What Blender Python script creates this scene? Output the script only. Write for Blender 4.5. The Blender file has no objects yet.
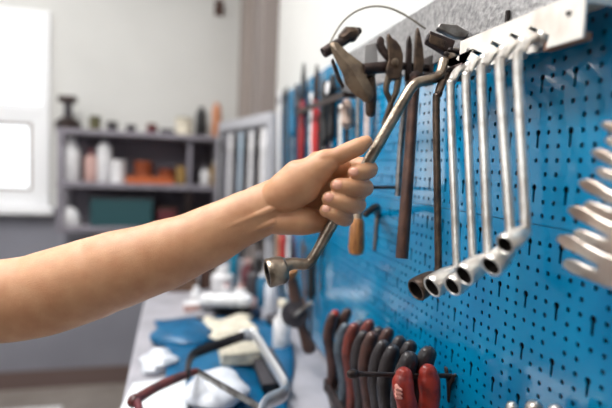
import bpy, math, random
from mathutils import Vector as V, Matrix
random.seed(7)
C = bpy.context.scene.collection
R = math.radians
# ------------------------------------------------------------------ camera model (29 mm lens, 1.28 m above the floor)
F, CX, CY, H = 500.0, 306.0, 204.0, 1.28
O = V((0, 0, H))
cy = V((175 - CX, -(160 - CY), -F)).normalized()
rx = math.sin(.042)
cz = V((rx, 1, -(rx * cy.x + cy.y) / cy.z)).normalized()
cx = cy.cross(cz)
def ray(px, py):
    v = V(((px - CX) / F, -(py - CY) / F, -1))
    return V((cx.dot(v), cy.dot(v), cz.dot(v)))
def P(px, py, z): return O + ray(px, py) * z
def on(ax, px, py, c):
    r = ray(px, py); return O + r * ((c - O[ax]) / r[ax])
def wx(px, py, x): return on(0, px, py, x)      # a point on a plane parallel to the tool wall
def by(px, py, y=2.9): return on(1, px, py, y)  # on a plane parallel to the back wall
def bz(px, py, z): return on(2, px, py, z)      # on a level plane
RIGHT, UP, BACK = (Matrix((cx, cy, cz)) @ V((1, 0, 0))), (Matrix((cx, cy, cz)) @ V((0, 1, 0))), (Matrix((cx, cy, cz)) @ V((0, 0, 1)))
# ------------------------------------------------------------------ materials
def lin(c):
    f = lambda u: u / 12.92 if u <= .04045 else ((u + .055) / 1.055) ** 2.4
    return tuple(f(u / 255) for u in c) + (1,)
MATS = {}
def mat(name, col, rough=.5, metal=0, col2=None, scale=40, bump=0, bscale=None, coat=0, sss=0, stretch=(1, 1, 1), lo=.4, hi=.65, detail=5, spec=.5):
    m = bpy.data.materials.new(name); m.use_nodes = True
    nt = m.node_tree; b = nt.nodes['Principled BSDF']
    b.inputs['Base Color'].default_value = lin(col)
    b.inputs['Roughness'].default_value = rough; b.inputs['Metallic'].default_value = metal
    b.inputs['Specular IOR Level'].default_value = spec
    if coat: b.inputs['Coat Weight'].default_value = coat; b.inputs['Coat Roughness'].default_value = .08; b.inputs['Coat IOR'].default_value = 1.7
    if sss:
        b.inputs['Subsurface Weight'].default_value = sss
        b.inputs['Subsurface Radius'].default_value = (1, .35, .2); b.inputs['Subsurface Scale'].default_value = .006
    if col2 or bump:
        tc = nt.nodes.new('ShaderNodeTexCoord'); mp = nt.nodes.new('ShaderNodeMapping'); mp.inputs['Scale'].default_value = stretch
        nt.links.new(tc.outputs['Object'], mp.inputs['Vector'])
    if col2:
        n = nt.nodes.new('ShaderNodeTexNoise'); n.inputs['Scale'].default_value = scale; n.inputs['Detail'].default_value = detail
        cr = nt.nodes.new('ShaderNodeValToRGB'); cr.color_ramp.elements[0].position = lo; cr.color_ramp.elements[1].position = hi
        cr.color_ramp.elements[0].color = lin(col); cr.color_ramp.elements[1].color = lin(col2)
        nt.links.new(mp.outputs[0], n.inputs['Vector']); nt.links.new(n.outputs['Fac'], cr.inputs['Fac']); nt.links.new(cr.outputs['Color'], b.inputs['Base Color'])
    if bump:
        n2 = nt.nodes.new('ShaderNodeTexNoise'); n2.inputs['Scale'].default_value = bscale or scale; n2.inputs['Detail'].default_value = 6
        bp = nt.nodes.new('ShaderNodeBump'); bp.inputs['Strength'].default_value = bump; bp.inputs['Distance'].default_value = .002
        nt.links.new(mp.outputs[0], n2.inputs['Vector']); nt.links.new(n2.outputs['Fac'], bp.inputs['Height']); nt.links.new(bp.outputs['Normal'], b.inputs['Normal'])
    MATS[name] = m; return m
def plain(col, rough=.5, metal=0):
    k = 'paint_%d_%d_%d_%d' % (*col, metal * 10)
    return MATS.get(k) or mat(k, col, rough, metal, tuple(max(0, int(c * .88)) for c in col), 60)
skin = mat('skin', (205, 154, 116), .42, 0, (186, 130, 93), 45, .35, 900, sss=.15, lo=.3, hi=.75)
nailm = mat('nail', (226, 170, 146), .28, 0, (214, 152, 130), 90)
hairm = mat('hair', (150, 110, 74), .5)
blue = mat('blue_enamel', (2, 132, 180), .16, 0, (1, 120, 170), 14, .02, 30, coat=.55, spec=.7)
dark_gap = mat('board_gap_shade', (10, 16, 22), .9)  # near-black so the holes read as unlit
chrome = mat('satin_chrome', (228, 224, 218), .3, .75, (196, 188, 180), 70, .15, 300)
oldchrome = mat('worn_nickel', (168, 154, 138), .32, .85, (92, 76, 62), 38, .3, 260, lo=.38, hi=.7)
rust = mat('rusted_iron', (92, 74, 60), .4, .55, (58, 46, 40), 70, .5, 220)
rustgrey = mat('weathered_iron', (124, 107, 88), .4, .45, (84, 70, 58), 40, .4, 180)
iron = mat('black_iron', (44, 36, 34), .45, .5, (66, 50, 46), 60, .4, 200)
steel = mat('steel', (150, 148, 146), .35, .9, (110, 104, 100), 60, .2, 200)
socketdark = mat('recess_dark', (36, 28, 26), .7, .3)  # darker than the socket metal; colours the bores and the sheet's slot
whiteplate = mat('cream_painted_steel', (228, 222, 214), .5, 0, (200, 186, 174), 25, .15, 120, lo=.5, hi=.8)
foil = mat('galvanised_sheet', (196, 194, 194), .36, .75, (140, 138, 140), 160, .8, 150, lo=.35, hi=.7)
griprough = mat('grey_dipped_grip', (58, 53, 54), .3, 0, (40, 34, 35), 50, .2, 200)
gripbrown = mat('brown_dipped_grip', (84, 58, 52), .3, 0, (52, 38, 36), 50, .2, 200)
gripblue = mat('bluegrey_dipped_grip', (86, 98, 108), .3, 0, (66, 70, 78), 50, .2, 200)
gripred = mat('red_dipped_grip', (160, 50, 36), .36, 0, (112, 32, 28), 60, .25, 160)
griprust = mat('rust_red_grip', (122, 60, 52), .32, 0, (82, 46, 42), 50, .2, 200)
wood = mat('handle_wood', (180, 122, 68), .45, 0, (104, 62, 34), 60, .2, 120, stretch=(6, 6, .6))
wallpaint = mat('wall_paint', (206, 205, 202), .8, 0, (201, 200, 197), 3, .05, 200)
greywall = mat('fill_cutting_wall_grey', (112, 110, 108), .8, 0, (104, 102, 100), 3)  # for the unseen walls, coloured darker to cut fill light
dado = mat('grey_dado_paint', (142, 142, 152), .6, 0, (134, 134, 144), 3, .05, 200)
floorm = mat('floor_tile', (150, 142, 136), .35, 0, (134, 126, 120), 6, .03, 60)
brownbase = mat('brown_baseboard', (110, 92, 88), .6)
ceilm = mat('ceiling_paint', (235, 234, 230), .9)
shelfgrey = mat('shelf_grey', (136, 131, 140), .55, 0, (122, 117, 126), 20)
shelfback = mat('shelf_back_grey', (106, 100, 109), .7)
framewhite = mat('window_white', (238, 238, 240), .4)
benchm = mat('bench_top', (170, 168, 175), .45, 0, (154, 152, 159), 12, .05, 60)
bluecloth = mat('blue_plastic_cloth', (0, 92, 134), .4, 0, (0, 74, 112), 20, .3, 40)
taupe = mat('taupe_trim', (150, 138, 132), .7)
taupe2 = mat('taupe_dark_trim', (126, 116, 112), .7)
glass = bpy.data.materials.new('window_glass'); glass.use_nodes = True
_n = glass.node_tree; _n.nodes.clear()
_o = _n.nodes.new('ShaderNodeOutputMaterial'); _m = _n.nodes.new('ShaderNodeMixShader'); _t = _n.nodes.new('ShaderNodeBsdfTransparent'); _g = _n.nodes.new('ShaderNodeBsdfGlossy')
_g.inputs['Roughness'].default_value = .02; _m.inputs[0].default_value = .06
_n.links.new(_t.outputs[0], _m.inputs[1]); _n.links.new(_g.outputs[0], _m.inputs[2]); _n.links.new(_m.outputs[0], _o.inputs[0])
# ------------------------------------------------------------------ mesh builder
def frame_of(d):
    d = d.normalized(); a = V((0, 0, 1)) if abs(d.z) < .9 else V((0, 1, 0))
    u = d.cross(a).normalized(); return u, u.cross(d).normalized()
def spline(pts, rad, n=6):
    """Catmull-Rom through points; radii (floats or tuples) are interpolated with them."""
    pp, rr = [], []; N = len(pts)
    for i in range(N - 1):
        p0, p1, p2, p3 = pts[max(i - 1, 0)], pts[i], pts[i + 1], pts[min(i + 2, N - 1)]
        for k in range(n):
            t = k / n
            pp.append(.5 * ((2 * p1) + (p2 - p0) * t + (2 * p0 - 5 * p1 + 4 * p2 - p3) * t * t + (3 * p1 - p0 - 3 * p2 + p3) * t ** 3))
            s = t * t * (3 - 2 * t); rr.append(mixr(rad[i], rad[i + 1], s))
    pp.append(pts[-1]); rr.append(rad[-1]); return pp, rr
def mixr(a, b, s):
    if isinstance(a, tuple): return tuple(x + (y - x) * s for x, y in zip(a, b))
    return a + (b - a) * s
class MB:
    def __init__(s): s.v = []; s.f = []
    def add(s, vs, fs):
        o = len(s.v); s.v += [V(p) for p in vs]; s.f += [tuple(i + o for i in f) for f in fs]; return s
    def tube(s, pts, rad, n=12, side=None, caps=True, dome=False, phase=0):
        pts = [V(p) for p in pts]
        if not isinstance(rad, list): rad = [rad] * len(pts)
        if dome:                                   # rounded ends
            def ext(p, q, r):
                d = (p - q).normalized(); rm = max(r) if isinstance(r, tuple) else r
                out = []
                for t in (.35, .65, .86, .97):
                    k = math.sqrt(1 - t * t); out.append((p + d * rm * t, tuple(x * k for x in r) if isinstance(r, tuple) else r * k))
                return out
            a = ext(pts[0], pts[1], rad[0]); b = ext(pts[-1], pts[-2], rad[-1])
            pts = [x[0] for x in a[::-1]] + pts + [x[0] for x in b]; rad = [x[1] for x in a[::-1]] + list(rad) + [x[1] for x in b]
        m = len(pts); vs = []; u = None
        for i, p in enumerate(pts):
            d = (pts[min(i + 1, m - 1)] - pts[max(i - 1, 0)]).normalized()
            if side is not None: u = (side - d * side.dot(d)).normalized()
            elif u is None: u = frame_of(d)[0]
            else: u = (u - d * u.dot(d)).normalized()
            w = d.cross(u); r = rad[i]; ra, rb = r if isinstance(r, tuple) else (r, r)
            for k in range(n):
                a = 2 * math.pi * (k + phase) / n; vs.append(p + u * (ra * math.cos(a)) + w * (rb * math.sin(a)))
        fs = [(i * n + k, i * n + (k + 1) % n, (i + 1) * n + (k + 1) % n, (i + 1) * n + k) for i in range(m - 1) for k in range(n)]
        if caps: fs += [tuple(range(n))[::-1], tuple((m - 1) * n + k for k in range(n))]
        return s.add(vs, fs)
    def lathe(s, base, axis, prof, n=20):
        """prof: (radius, distance along axis); closed at both ends unless radius is kept open by repeating."""
        axis = V(axis).normalized(); u, w = frame_of(axis); vs = []; m = len(prof)
        for r, h in prof:
            for k in range(n):
                a = 2 * math.pi * k / n; vs.append(V(base) + axis * h + (u * math.cos(a) + w * math.sin(a)) * max(r, 1e-5))
        fs = [(i * n + k, (i + 1) * n + k, (i + 1) * n + (k + 1) % n, i * n + (k + 1) % n) for i in range(m - 1) for k in range(n)]
        fs += [tuple(range(n)), tuple((m - 1) * n + k for k in range(n))[::-1]]
        return s.add(vs, fs)
    def box(s, c, size, ax=None):
        ax = ax or (V((1, 0, 0)), V((0, 1, 0)), V((0, 0, 1))); c = V(c)
        vs = [c + ax[0] * (size[0] / 2 * i) + ax[1] * (size[1] / 2 * j) + ax[2] * (size[2] / 2 * k) for i in (-1, 1) for j in (-1, 1) for k in (-1, 1)]
        return s.add(vs, [(0, 1, 3, 2), (4, 6, 7, 5), (0, 4, 5, 1), (2, 3, 7, 6), (0, 2, 6, 4), (1, 5, 7, 3)])
    def bx(s, x0, x1, y0, y1, z0, z1): return s.box(((x0 + x1) / 2, (y0 + y1) / 2, (z0 + z1) / 2), (abs(x1 - x0), abs(y1 - y0), abs(z1 - z0)))
    def prism(s, poly, d):
        """poly: world points (planar); extruded by vector d."""
        n = len(poly); vs = [V(p) for p in poly] + [V(p) + d for p in poly]
        return s.add(vs, [tuple(range(n)), tuple(range(n, 2 * n))[::-1]] + [(i, i + n, (i + 1) % n + n, (i + 1) % n) for i in range(n)])
    def build(s, name, m, parent=None, bevel=0, sharp=40, kind=None, label=None, sub=0):
        root = parent
        while root is not None and root.parent: root = root.parent
        if root is None:
            lo = V(min(p[i] for p in s.v) for i in range(3)); hi = V(max(p[i] for p in s.v) for i in range(3))
            loc = V(((lo.x + hi.x) / 2, (lo.y + hi.y) / 2, lo.z))
        else: loc = root.location.copy()
        me = bpy.data.meshes.new(name); me.from_pydata([p - loc for p in s.v], [], s.f); me.validate(); me.update()
        import bmesh
        bm = bmesh.new(); bm.from_mesh(me); bmesh.ops.recalc_face_normals(bm, faces=bm.faces); bm.to_mesh(me); bm.free()
        me.shade_smooth(); me.set_sharp_from_angle(angle=R(sharp))
        o = bpy.data.objects.new(name, me); C.objects.link(o); me.materials.append(m)
        if root is None: o.location = loc
        else: o.parent = parent
        if bevel:
            b = o.modifiers.new('bevel', 'BEVEL'); b.width = bevel; b.segments = 2; b.limit_method = 'ANGLE'; b.angle_limit = R(35)
        if sub:
            b = o.modifiers.new('sub', 'SUBSURF'); b.levels = b.render_levels = sub
        if kind: o['kind'] = kind
        if label: o['label'] = label
        return o
def tag(o, label, cat, group=None):
    o['label'] = label; o['category'] = cat
    if group: o['group'] = group
    return o
def thing(name, label, cat, loc, group=None):
    o = bpy.data.objects.new(name, None); C.objects.link(o); o.location = loc; o.empty_display_size = .02
    return tag(o, label, cat, group)
def struct(o): o['kind'] = 'structure'; return o
# ------------------------------------------------------------------ the room
WX, BX = .40, .383            # wall face and face of the perforated boards
RY, RX0, RY0, RZ = 2.95, -2.6, -2.2, 2.75
struct(MB().bx(RX0 - .1, WX + .1, RY0 - .1, RY + .1, -.1, 0).build('floor', floorm))
struct(MB().bx(RX0 - .1, WX + .1, RY0 - .1, RY + .1, RZ, RZ + .1).build('ceiling', ceilm))
struct(MB().bx(WX, WX + .1, RY0 - .1, RY + .1, 0, RZ).build('wall_right', wallpaint))
struct(MB().bx(RX0 - .1, WX, RY0 - .1, RY0, 0, RZ).build('wall_front', greywall))
wx0, wx1, wz0, wz1 = -1.12, -.645, 1.0, 2.02
def wall_open(name, horiz, a0, a1, fixed0, fixed1, holes, m):
    """wall along one axis with rectangular openings (a, b, z0, z1)."""
    mb = MB()
    def put(p, q, z0, z1):
        if q - p > 1e-4 and z1 - z0 > 1e-4:
            mb.bx(p, q, fixed0, fixed1, z0, z1) if horiz else mb.bx(fixed0, fixed1, p, q, z0, z1)
    x = a0
    for p, q, z0, z1 in holes:
        put(x, p, 0, RZ); put(p, q, 0, z0); put(p, q, z1, RZ); x = q
    put(x, a1, 0, RZ); return struct(mb.build(name, m))
wall_open('wall_back', True, RX0 - .1, WX, RY, RY + .1, [(wx0, wx1, wz0, wz1)], wallpaint)
lw = [(-1.4, .0, 1.5, 2.6), (.7, 2.1, 1.5, 2.6)]
wall_open('wall_left', False, RY0, RY, RX0 - .1, RX0, lw, greywall)
struct(MB().bx(RX0, WX, RY - .012, RY, .1, 1.0).build('trim_1', dado))         # grey painted dado below the window
struct(MB().bx(RX0, WX, RY - .02, RY, 0, .1).build('baseboard_back', brownbase))
def window(n, horiz, a0, a1, z0, z1, f0, f1, mull=(), trans=()):
    def bx(mb, p, q, r, s, d0=f0, d1=f1): return mb.bx(p, q, d0, d1, r, s) if horiz else mb.bx(d0, d1, p, q, r, s)
    w = bpy.data.objects.new('window_%d' % n, None); C.objects.link(w); struct(w)
    w.location = ((a0 + a1) / 2, f0, z0) if horiz else (f0, (a0 + a1) / 2, z0)
    t = .042; mb = MB(); bx(mb, a0, a0 + t, z0, z1); bx(mb, a1 - t, a1, z0, z1); bx(mb, a0 + t, a1 - t, z0, z0 + t); bx(mb, a0 + t, a1 - t, z1 - t, z1)
    mb.build('window_frame', framewhite, w, bevel=.006)
    for m_ in mull: bx(MB(), m_ - .03, m_ + .03, z0 + t, z1 - t).build('mullion', framewhite, w)
    for h in trans: bx(MB(), a0 + t, a1 - t, h - .028, h + .028, f0 + .004, f1 - .004).build('transom', framewhite, w)
    mid = (f0 + f1) / 2
    bx(MB(), a0 + t, a1 - t, z0 + t, z1 - t, mid - .003, mid + .003).build('pane', glass, w)
    return w, bx
w1, bxf = window(1, True, wx0, wx1, wz0, wz1, RY - .03, RY + .05, (), (1.512,))
# the lower casement has a thin taupe gasket frame of its own
def ring(name, m, q0, q1, r0, r1, w, d0, d1):
    mb = MB()
    for a, b, c, d in ((q1 - w, q1, r0, r1), (q0, q0 + w, r0, r1), (q0 + w, q1 - w, r1 - w, r1), (q0 + w, q1 - w, r0, r0 + w)): mb.bx(a, b, d0, d1, c, d)
    return mb.build(name, m, w1, bevel=.002)
ring('sash', framewhite, wx0 + .043, wx1 - .043, wz0 + .043, 1.483, .042, RY - .022, RY + .006)
ring('gasket', mat('sash_taupe', (150, 138, 132), .6), wx0 + .086, wx1 - .086, wz0 + .086, 1.440, .016, RY - .018, RY + .004)
MB().bx(wx0 - .03, wx1 + .03, RY - .09, RY - .012, wz0 - .035, wz0).build('window_sill', framewhite, w1, bevel=.005)
for i, (a, b, c, d) in enumerate(lw): window(2 + i, False, a, b, c, d, RX0 - .06, RX0 + .02, ((a + b) / 2,), ())
# boxed pipe chase and door casing on the tool wall near the far corner
y0, y1 = wx(237, 90, .36).y, wx(246, 90, .36).y
struct(MB().bx(.345, WX, min(y0, y1), max(y0, y1), .8, RZ).build('trim_2', taupe, bevel=.004))
y0, y1 = wx(253, 90, .345).y, wx(267, 90, .36).y
struct(MB().bx(.335, WX, min(y0, y1), max(y0, y1), .8, RZ).build('trim_3', taupe2, bevel=.004))
# ------------------------------------------------------------------ perforated tool boards: real holes and keyhole slots
PY_, PZ_ = .01558, .0149
KY, KZ = .4690, H - .0137     # one keyhole head
ZSEAM = H - .0538
def board(name, label, ya, yb, za, zb):
    root = thing(name, label, 'tool panel', (BX, (ya + yb) / 2, za))
    x0, x1 = BX, BX + .0016; mb = MB()
    i0, i1 = math.floor((ya - KY) / PY_), math.ceil((yb - KY) / PY_)
    j0, j1 = math.floor((za - KZ) / PZ_), math.ceil((zb - KZ) / PZ_)
    hp, hz = PY_ / 2, PZ_ / 2
    def poly(pts):       # (y, z) polygon on the face
        mb.add([(x0, y, z) for y, z in pts], [tuple(range(len(pts)))])
    def rim(pts):
        n = len(pts); mb.add([(x0, y, z) for y, z in pts] + [(x1, y, z) for y, z in pts], [(k, (k + 1) % n, (k + 1) % n + n, k + n) for k in range(n)])
    for i in range(i0, i1 + 1):
        for j in range(j0, j1 + 1):
            c, d = KY + i * PY_, KZ + j * PZ_
            L, Rr, T, Bm = max(c - hp, ya), min(c + hp, yb), min(d + hz, zb), max(d - hz, za)
            if L >= Rr or Bm >= T: continue
            full = c - hp >= ya and c + hp <= yb and d - hz >= za and d + hz <= zb
            kc = i % 3 == 0; ph = j % 4
            if kc and ph == 3:               # tail of the keyhole above: belongs to that cell when it is whole
                if d + hz + PZ_ <= zb and full: continue
                poly([(L, Bm), (Rr, Bm), (Rr, T), (L, T)]); continue
            if kc and ph == 0 and full and d - hz - PZ_ >= za:
                r, w, Bm, tail = .0037, .0018, d - hz - PZ_, .0165
                a0 = math.asin(w / r)
                right = [(c + r * math.sin(a), d + r * math.cos(a)) for a in [k * (math.pi - a0) / 6 for k in range(7)]]
                right += [(c + w, d - tail + .001), (c, d - tail)]
                left = [(2 * c - y, z) for y, z in right]
                poly([(c, T), (Rr, T), (Rr, Bm), (c, Bm)] + right[::-1]); poly([(c, T), (L, T), (L, Bm), (c, Bm)] + left[::-1])
                rim(right + left[::-1][1:-1]); continue
            if not full or (kc and ph in (0, 1)): poly([(L, Bm), (Rr, Bm), (Rr, T), (L, T)]); continue
            r = .0026; rd = r * .82
            hole = [(c + r, d), (c + rd, d + rd), (c, d + r), (c - rd, d + rd), (c - r, d), (c - rd, d - rd), (c, d - r), (c + rd, d - rd)]
            poly([(Rr, d), (Rr, T), (c, T), hole[2], hole[1], hole[0]]); poly([(c, T), (L, T), (L, d), hole[4], hole[3], hole[2]])
            poly([(L, d), (L, Bm), (c, Bm), hole[6], hole[5], hole[4]]); poly([(c, Bm), (Rr, Bm), (Rr, d), hole[0], hole[7], hole[6]])
            rim(hole)
    o = mb.build('perforated_sheet', blue, root, sharp=30)
    e = MB()                                # folded returns round the sheet
    e.bx(x0, x0 + .012, ya - .0015, ya, za, zb).bx(x0, x0 + .012, yb, yb + .0015, za, zb).bx(x0, x0 + .012, ya, yb, za - .0015, za).bx(x0, x0 + .012, ya, yb, zb, zb + .0015)
    e.build('folded_edge', blue, root)
    MB().bx(BX + .0125, WX - .0005, ya, yb, za, zb).build('gap_shade_sheet', dark_gap, root)  # added sheet, its black stands in for shade in the gap
    return root
YF, YN = 1.86, .20
ZT, ZB = wx(425, 9, BX).z, wx(325, 356, BX).z
board('perforated_panel', 'upper blue perforated steel panel behind the hanging cranked wrenches', YN, YF, ZSEAM + .002, ZT)
board('perforated_panel', 'lower blue perforated steel panel with rows of empty keyhole slots', YN, YF, ZB, ZSEAM - .002)
# ------------------------------------------------------------------ the arm and hand gripping a cranked wrench
def hp(l): return [P(x, y, z) for x, y, z in l]
VIEW = -BACK
mb = MB()
def limb(l, side=UP, n=40, k=6, dome=True):
    """l: (px, py, depth, half height in px, half depth in px)"""
    pts = [P(a[0], a[1], a[2]) for a in l]; rad = [(a[3] * a[2] / F, a[4] * a[2] / F) for a in l]
    p, r = spline(pts, rad, k); mb.tube(p, r, n, side=side, dome=dome)
limb([(-330, 292, .60, 58, 54), (-240, 296, .59, 55, 50), (-150, 299, .58, 49, 45), (-70, 301, .575, 44, 40), (-30, 301, .58, 43, 40), (0, 301, .585, 41.5, 39), (28, 297.5, .59, 41.5, 38), (50, 292, .594, 42, 38), (89, 279.5, .60, 41, 37), (112, 271.5, .602, 39.5, 35),
      (160, 256.5, .605, 35.5, 30), (200, 240.5, .61, 31, 25), (240, 220.5, .613, 27, 21), (262, 211, .615, 25.5, 19.5), (285, 203, .62, 25, 18)], n=120, k=10)
# tendons on the inner wrist
limb([(190, 241, .589, 3.5, 4), (215, 232, .5892, 4, 4), (240, 222, .5912, 4.4, 4), (262, 213, .5938, 4.4, 4), (282, 205, .596, 4, 4)], n=12)
limb([(205, 250, .593, 3, 4), (230, 239, .5945, 3.6, 4), (254, 229, .5968, 3.6, 4), (274, 222, .597, 4, 4)], n=12)
# palm: broad slab behind the wrench, wrist to knuckles
limb([(262, 209, .615, 25, 18), (283, 204, .62, 28, 17), (305, 196, .627, 33, 15), (325, 190, .634, 34, 13), (338, 187, .640, 33, 10)], n=72)
# heel of the hand (little-finger side) and the ball of the thumb
limb([(262, 221, .616, 12, 12), (286, 221.5, .609, 13.5, 14), (303, 221, .607, 14.5, 14), (318, 222, .613, 11, 11)])
limb([(268, 200, .612, 15, 14), (286, 192, .602, 21, 18), (302, 181, .597, 23, 18), (316, 171, .595, 17, 15), (328, 163, .594, 11, 12)])
# thumb laid along the shaft
limb([(310, 172, .597, 16, 14), (322, 161, .594, 10.5, 11), (336, 157, .592, 9.3, 9.5), (348, 151.5, .592, 9.2, 9.2), (358, 147, .592, 9, 8.6), (366.5, 141.5, .593, 6.2, 6)], k=8)
# web between thumb and index
limb([(318, 165, .604, 14, 9), (330, 166, .615, 12, 8), (342, 167, .628, 9, 8)])
# fingers: knuckle at the back, round the shaft, tip in front pointing back to the palm
FING = [
 [(334, 168, .640, 9.5), (352, 166, .640, 9.3), (365, 166.5, .630, 9), (369.3, 169.5, .612, 8.6), (364.5, 171.5, .594, 8.6), (359, 172.2, .587, 8.2), (355, 172.7, .586, 7.6)],
 [(334, 184, .642, 9.5), (350, 183, .643, 9.3), (361, 185, .632, 9), (365, 188, .612, 8.6), (358.5, 188, .592, 8.6), (348, 186.5, .582, 8.3), (337.5, 185.7, .583, 7.6)],
 [(330, 200, .642, 9), (346, 200, .642, 9), (354, 202, .632, 8.8), (357.8, 205, .612, 8.5), (352, 205, .592, 8.6), (341, 201.5, .582, 8.3), (329, 198.8, .584, 7.5)],
 [(322, 214, .638, 8.5), (334, 215, .638, 8.3), (342, 216.5, .630, 8), (346, 218.5, .612, 7.8), (341.5, 218, .594, 7.8), (335, 214, .585, 7.6), (326, 210.5, .586, 6.8)]]
for f in FING: limb([(a, b, c, r, r) for a, b, c, r in f], side=V((0, 0, 1)) if 0 else RIGHT + BACK * .3, n=32, k=7)
src = mb.build('body_source', skin)
rm = src.modifiers.new('r', 'REMESH'); rm.mode = 'VOXEL'; rm.voxel_size = .00115
sm = src.modifiers.new('s', 'SMOOTH'); sm.factor = .5; sm.iterations = 7
dg = bpy.context.evaluated_depsgraph_get(); me = bpy.data.meshes.new_from_object(src.evaluated_get(dg))
armloc = src.location.copy(); bpy.data.objects.remove(src)
me.shade_smooth(); me.name = 'person'
arm = bpy.data.objects.new('person', me); C.objects.link(arm); arm.location = armloc; me.materials.clear(); me.materials.append(skin)
tag(arm, 'bare left arm of a person reaching in and gripping a long cranked wrench', 'person')
sl = [(-335, 292, .60, 66, 62), (-240, 296, .59, 62, 57), (-150, 299, .58, 56, 52), (-120, 300, .578, 54, 50)]
p_, r_ = spline([P(a[0], a[1], a[2]) for a in sl], [(a[3] * a[2] / F, a[4] * a[2] / F) for a in sl], 6)
o = MB().tube(p_, r_, 32, side=UP, caps=False).build('sleeve', mat('sleeve_cotton', (92, 96, 104), .85, 0, (80, 84, 92), 60, .3, 300), arm)
m = o.modifiers.new('t', 'SOLIDIFY'); m.thickness = .002
# finger nails: shallow domed plates on the finger tips
def nail(px, py, z, dx, dy, L, Wd, tilt):
    c = P(px, py, z); d = (P(px + dx, py + dy, z) - c).normalized()          # towards the finger tip
    nrm = (BACK + UP * tilt[1] + RIGHT * tilt[0]).normalized(); d = (d - nrm * d.dot(nrm)).normalized(); s = nrm.cross(d)
    nb = MB(); vs = []; fs = []; N, K = 7, 7
    for i in range(N):
        for j in range(K):
            a = -1 + 2 * i / (N - 1); b = -1 + 2 * j / (K - 1)
            w = math.sqrt(max(0, 1 - abs(a) ** 3.2 * .75))
            vs.append(c + d * (a * L / 2) + s * (b * Wd / 2 * w) + nrm * (-.0011 * b * b * 1.4 - .0006 * a * a))
    for i in range(N - 1):
        for j in range(K - 1): fs.append((i * K + j, i * K + j + 1, (i + 1) * K + j + 1, (i + 1) * K + j))
    nb.add(vs, fs); o = nb.build('fingernail', nailm, arm)
    m = o.modifiers.new('t', 'SOLIDIFY'); m.thickness = .0008; m.offset = 1
    return o
for q in [(353.5, 171.6, .5775, -1, .1, .0105, .0098, (-.25, .1)), (337, 184.6, .5745, -1, -.1, .0115, .0102, (-.3, .1)), (328.5, 197.2, .5752, -1, -.2, .0108, .0098, (-.3, .1)), (325.8, 209.0, .5782, -1, -.3, .0095, .0085, (-.3, .1))]: nail(*q)
nail(361.5, 138.6, .5905, .8, -.6, .011, .0095, (-.4, 1.1))
# fine hairs on the upper edge of the forearm
hb = MB(); rnd = random.Random(3)
import bmesh
from mathutils.bvhtree import BVHTree
bv = BVHTree.FromPolygons([v.co + armloc for v in me.vertices], [tuple(p.vertices) for p in me.polygons])
for k in range(260):
    px = rnd.uniform(80, 262); t = (px - 80) / 182
    py = 279 - 72 * t + rnd.uniform(-50, -30) * (1 - .3 * t)
    o_ = O; h = bv.ray_cast(O, ray(px, py).normalized())
    if h[0] is None: continue
    n = h[1]; p = h[0]
    if n.dot(O - p) < 0: n = -n
    L = rnd.uniform(.004, .009); g = (RIGHT * rnd.uniform(.3, .9) + UP * rnd.uniform(-.3, .4) + n * .55).normalized()
    a = frame_of(g)[0] * .00005
    hb.tube([p - n * .0004, p + g * L * .5 + n * .0004, p + g * L], [.00006, .00005, .00002], 3)
o = hb.build('arm_hair', hairm, arm); o['kind'] = 'stuff'
# ------------------------------------------------------------------ cranked tube wrench, held
def open_socket(root, c, axis, r, L, m, name='socket', straight=False):
    axis = axis.normalized(); ri = r * .78; n = 24; u, v_ = frame_of(axis)
    prof = [(r * .4, -L - .004), (r * .66, -L - .001), (r * .84, -L * .8), (r * .95, -L * .5), (r, -L * .3), (r, -.0012), (r - .0008, 0), (ri + .0004, 0), (ri, -.0008)]
    if straight: prof[:5] = [(r * .5, -L - .003), (r * .8, -L - .0015), (r * .94, -L * .92), (r * .98, -L * .7), (r, -L * .3)]
    vs, fs = [], []
    for rr, h in prof: vs += [c + axis * h + (u * math.cos(2 * math.pi * k / n) + v_ * math.sin(2 * math.pi * k / n)) * rr for k in range(n)]
    for i in range(len(prof) - 1): fs += [(i * n + k, i * n + (k + 1) % n, (i + 1) * n + (k + 1) % n, (i + 1) * n + k) for k in range(n)]
    fs.append(tuple(range(n))[::-1]); o = MB().add(vs, fs).build(name, m, root)
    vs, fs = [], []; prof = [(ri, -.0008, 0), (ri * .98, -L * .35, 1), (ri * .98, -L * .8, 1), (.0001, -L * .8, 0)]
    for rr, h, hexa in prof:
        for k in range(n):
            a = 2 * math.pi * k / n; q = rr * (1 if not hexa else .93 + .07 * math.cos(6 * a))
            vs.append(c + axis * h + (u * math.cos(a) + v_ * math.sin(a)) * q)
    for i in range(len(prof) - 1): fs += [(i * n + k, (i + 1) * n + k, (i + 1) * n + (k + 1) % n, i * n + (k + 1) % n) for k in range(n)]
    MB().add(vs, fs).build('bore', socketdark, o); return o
hw = thing('cranked_wrench', 'worn nickel cranked tube wrench held in the hand', 'wrench', P(312, 258, .598))
pts = hp([(281, 266.5, .588), (294, 263.5, .592), (306, 264, .596), (313.5, 257, .598), (330, 228, .600), (350, 193, .603), (372, 155, .606), (397, 111.5, .610), (405, 98, .611), (411.5, 87.5, .612), (419, 82, .613), (430, 79.5, .618), (438, 77, .624), (441.5, 70, .629), (443.5, 61, .634)])
rr = [.0105, .0078, .0074, .0066, .0074, .0076, .0076, .0074, .0072, .007, .0068, .0066, .0066, .0068, .0072]
p_, r_ = spline(pts, [(a, a * .92) for a in rr], 5)
MB().tube(p_, r_, 12, side=VIEW).build('shaft', oldchrome, hw, sharp=50)
mouth = P(267, 273.5, .583); open_socket(hw, mouth, mouth - P(284, 269.5, .5868) + (O - mouth).normalized() * .002, .0172, .0215, oldchrome, straight=True)
m2 = P(455, 56, .672); open_socket(hw, m2, m2 - P(444, 61, .640), .0115, .024, oldchrome)

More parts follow.
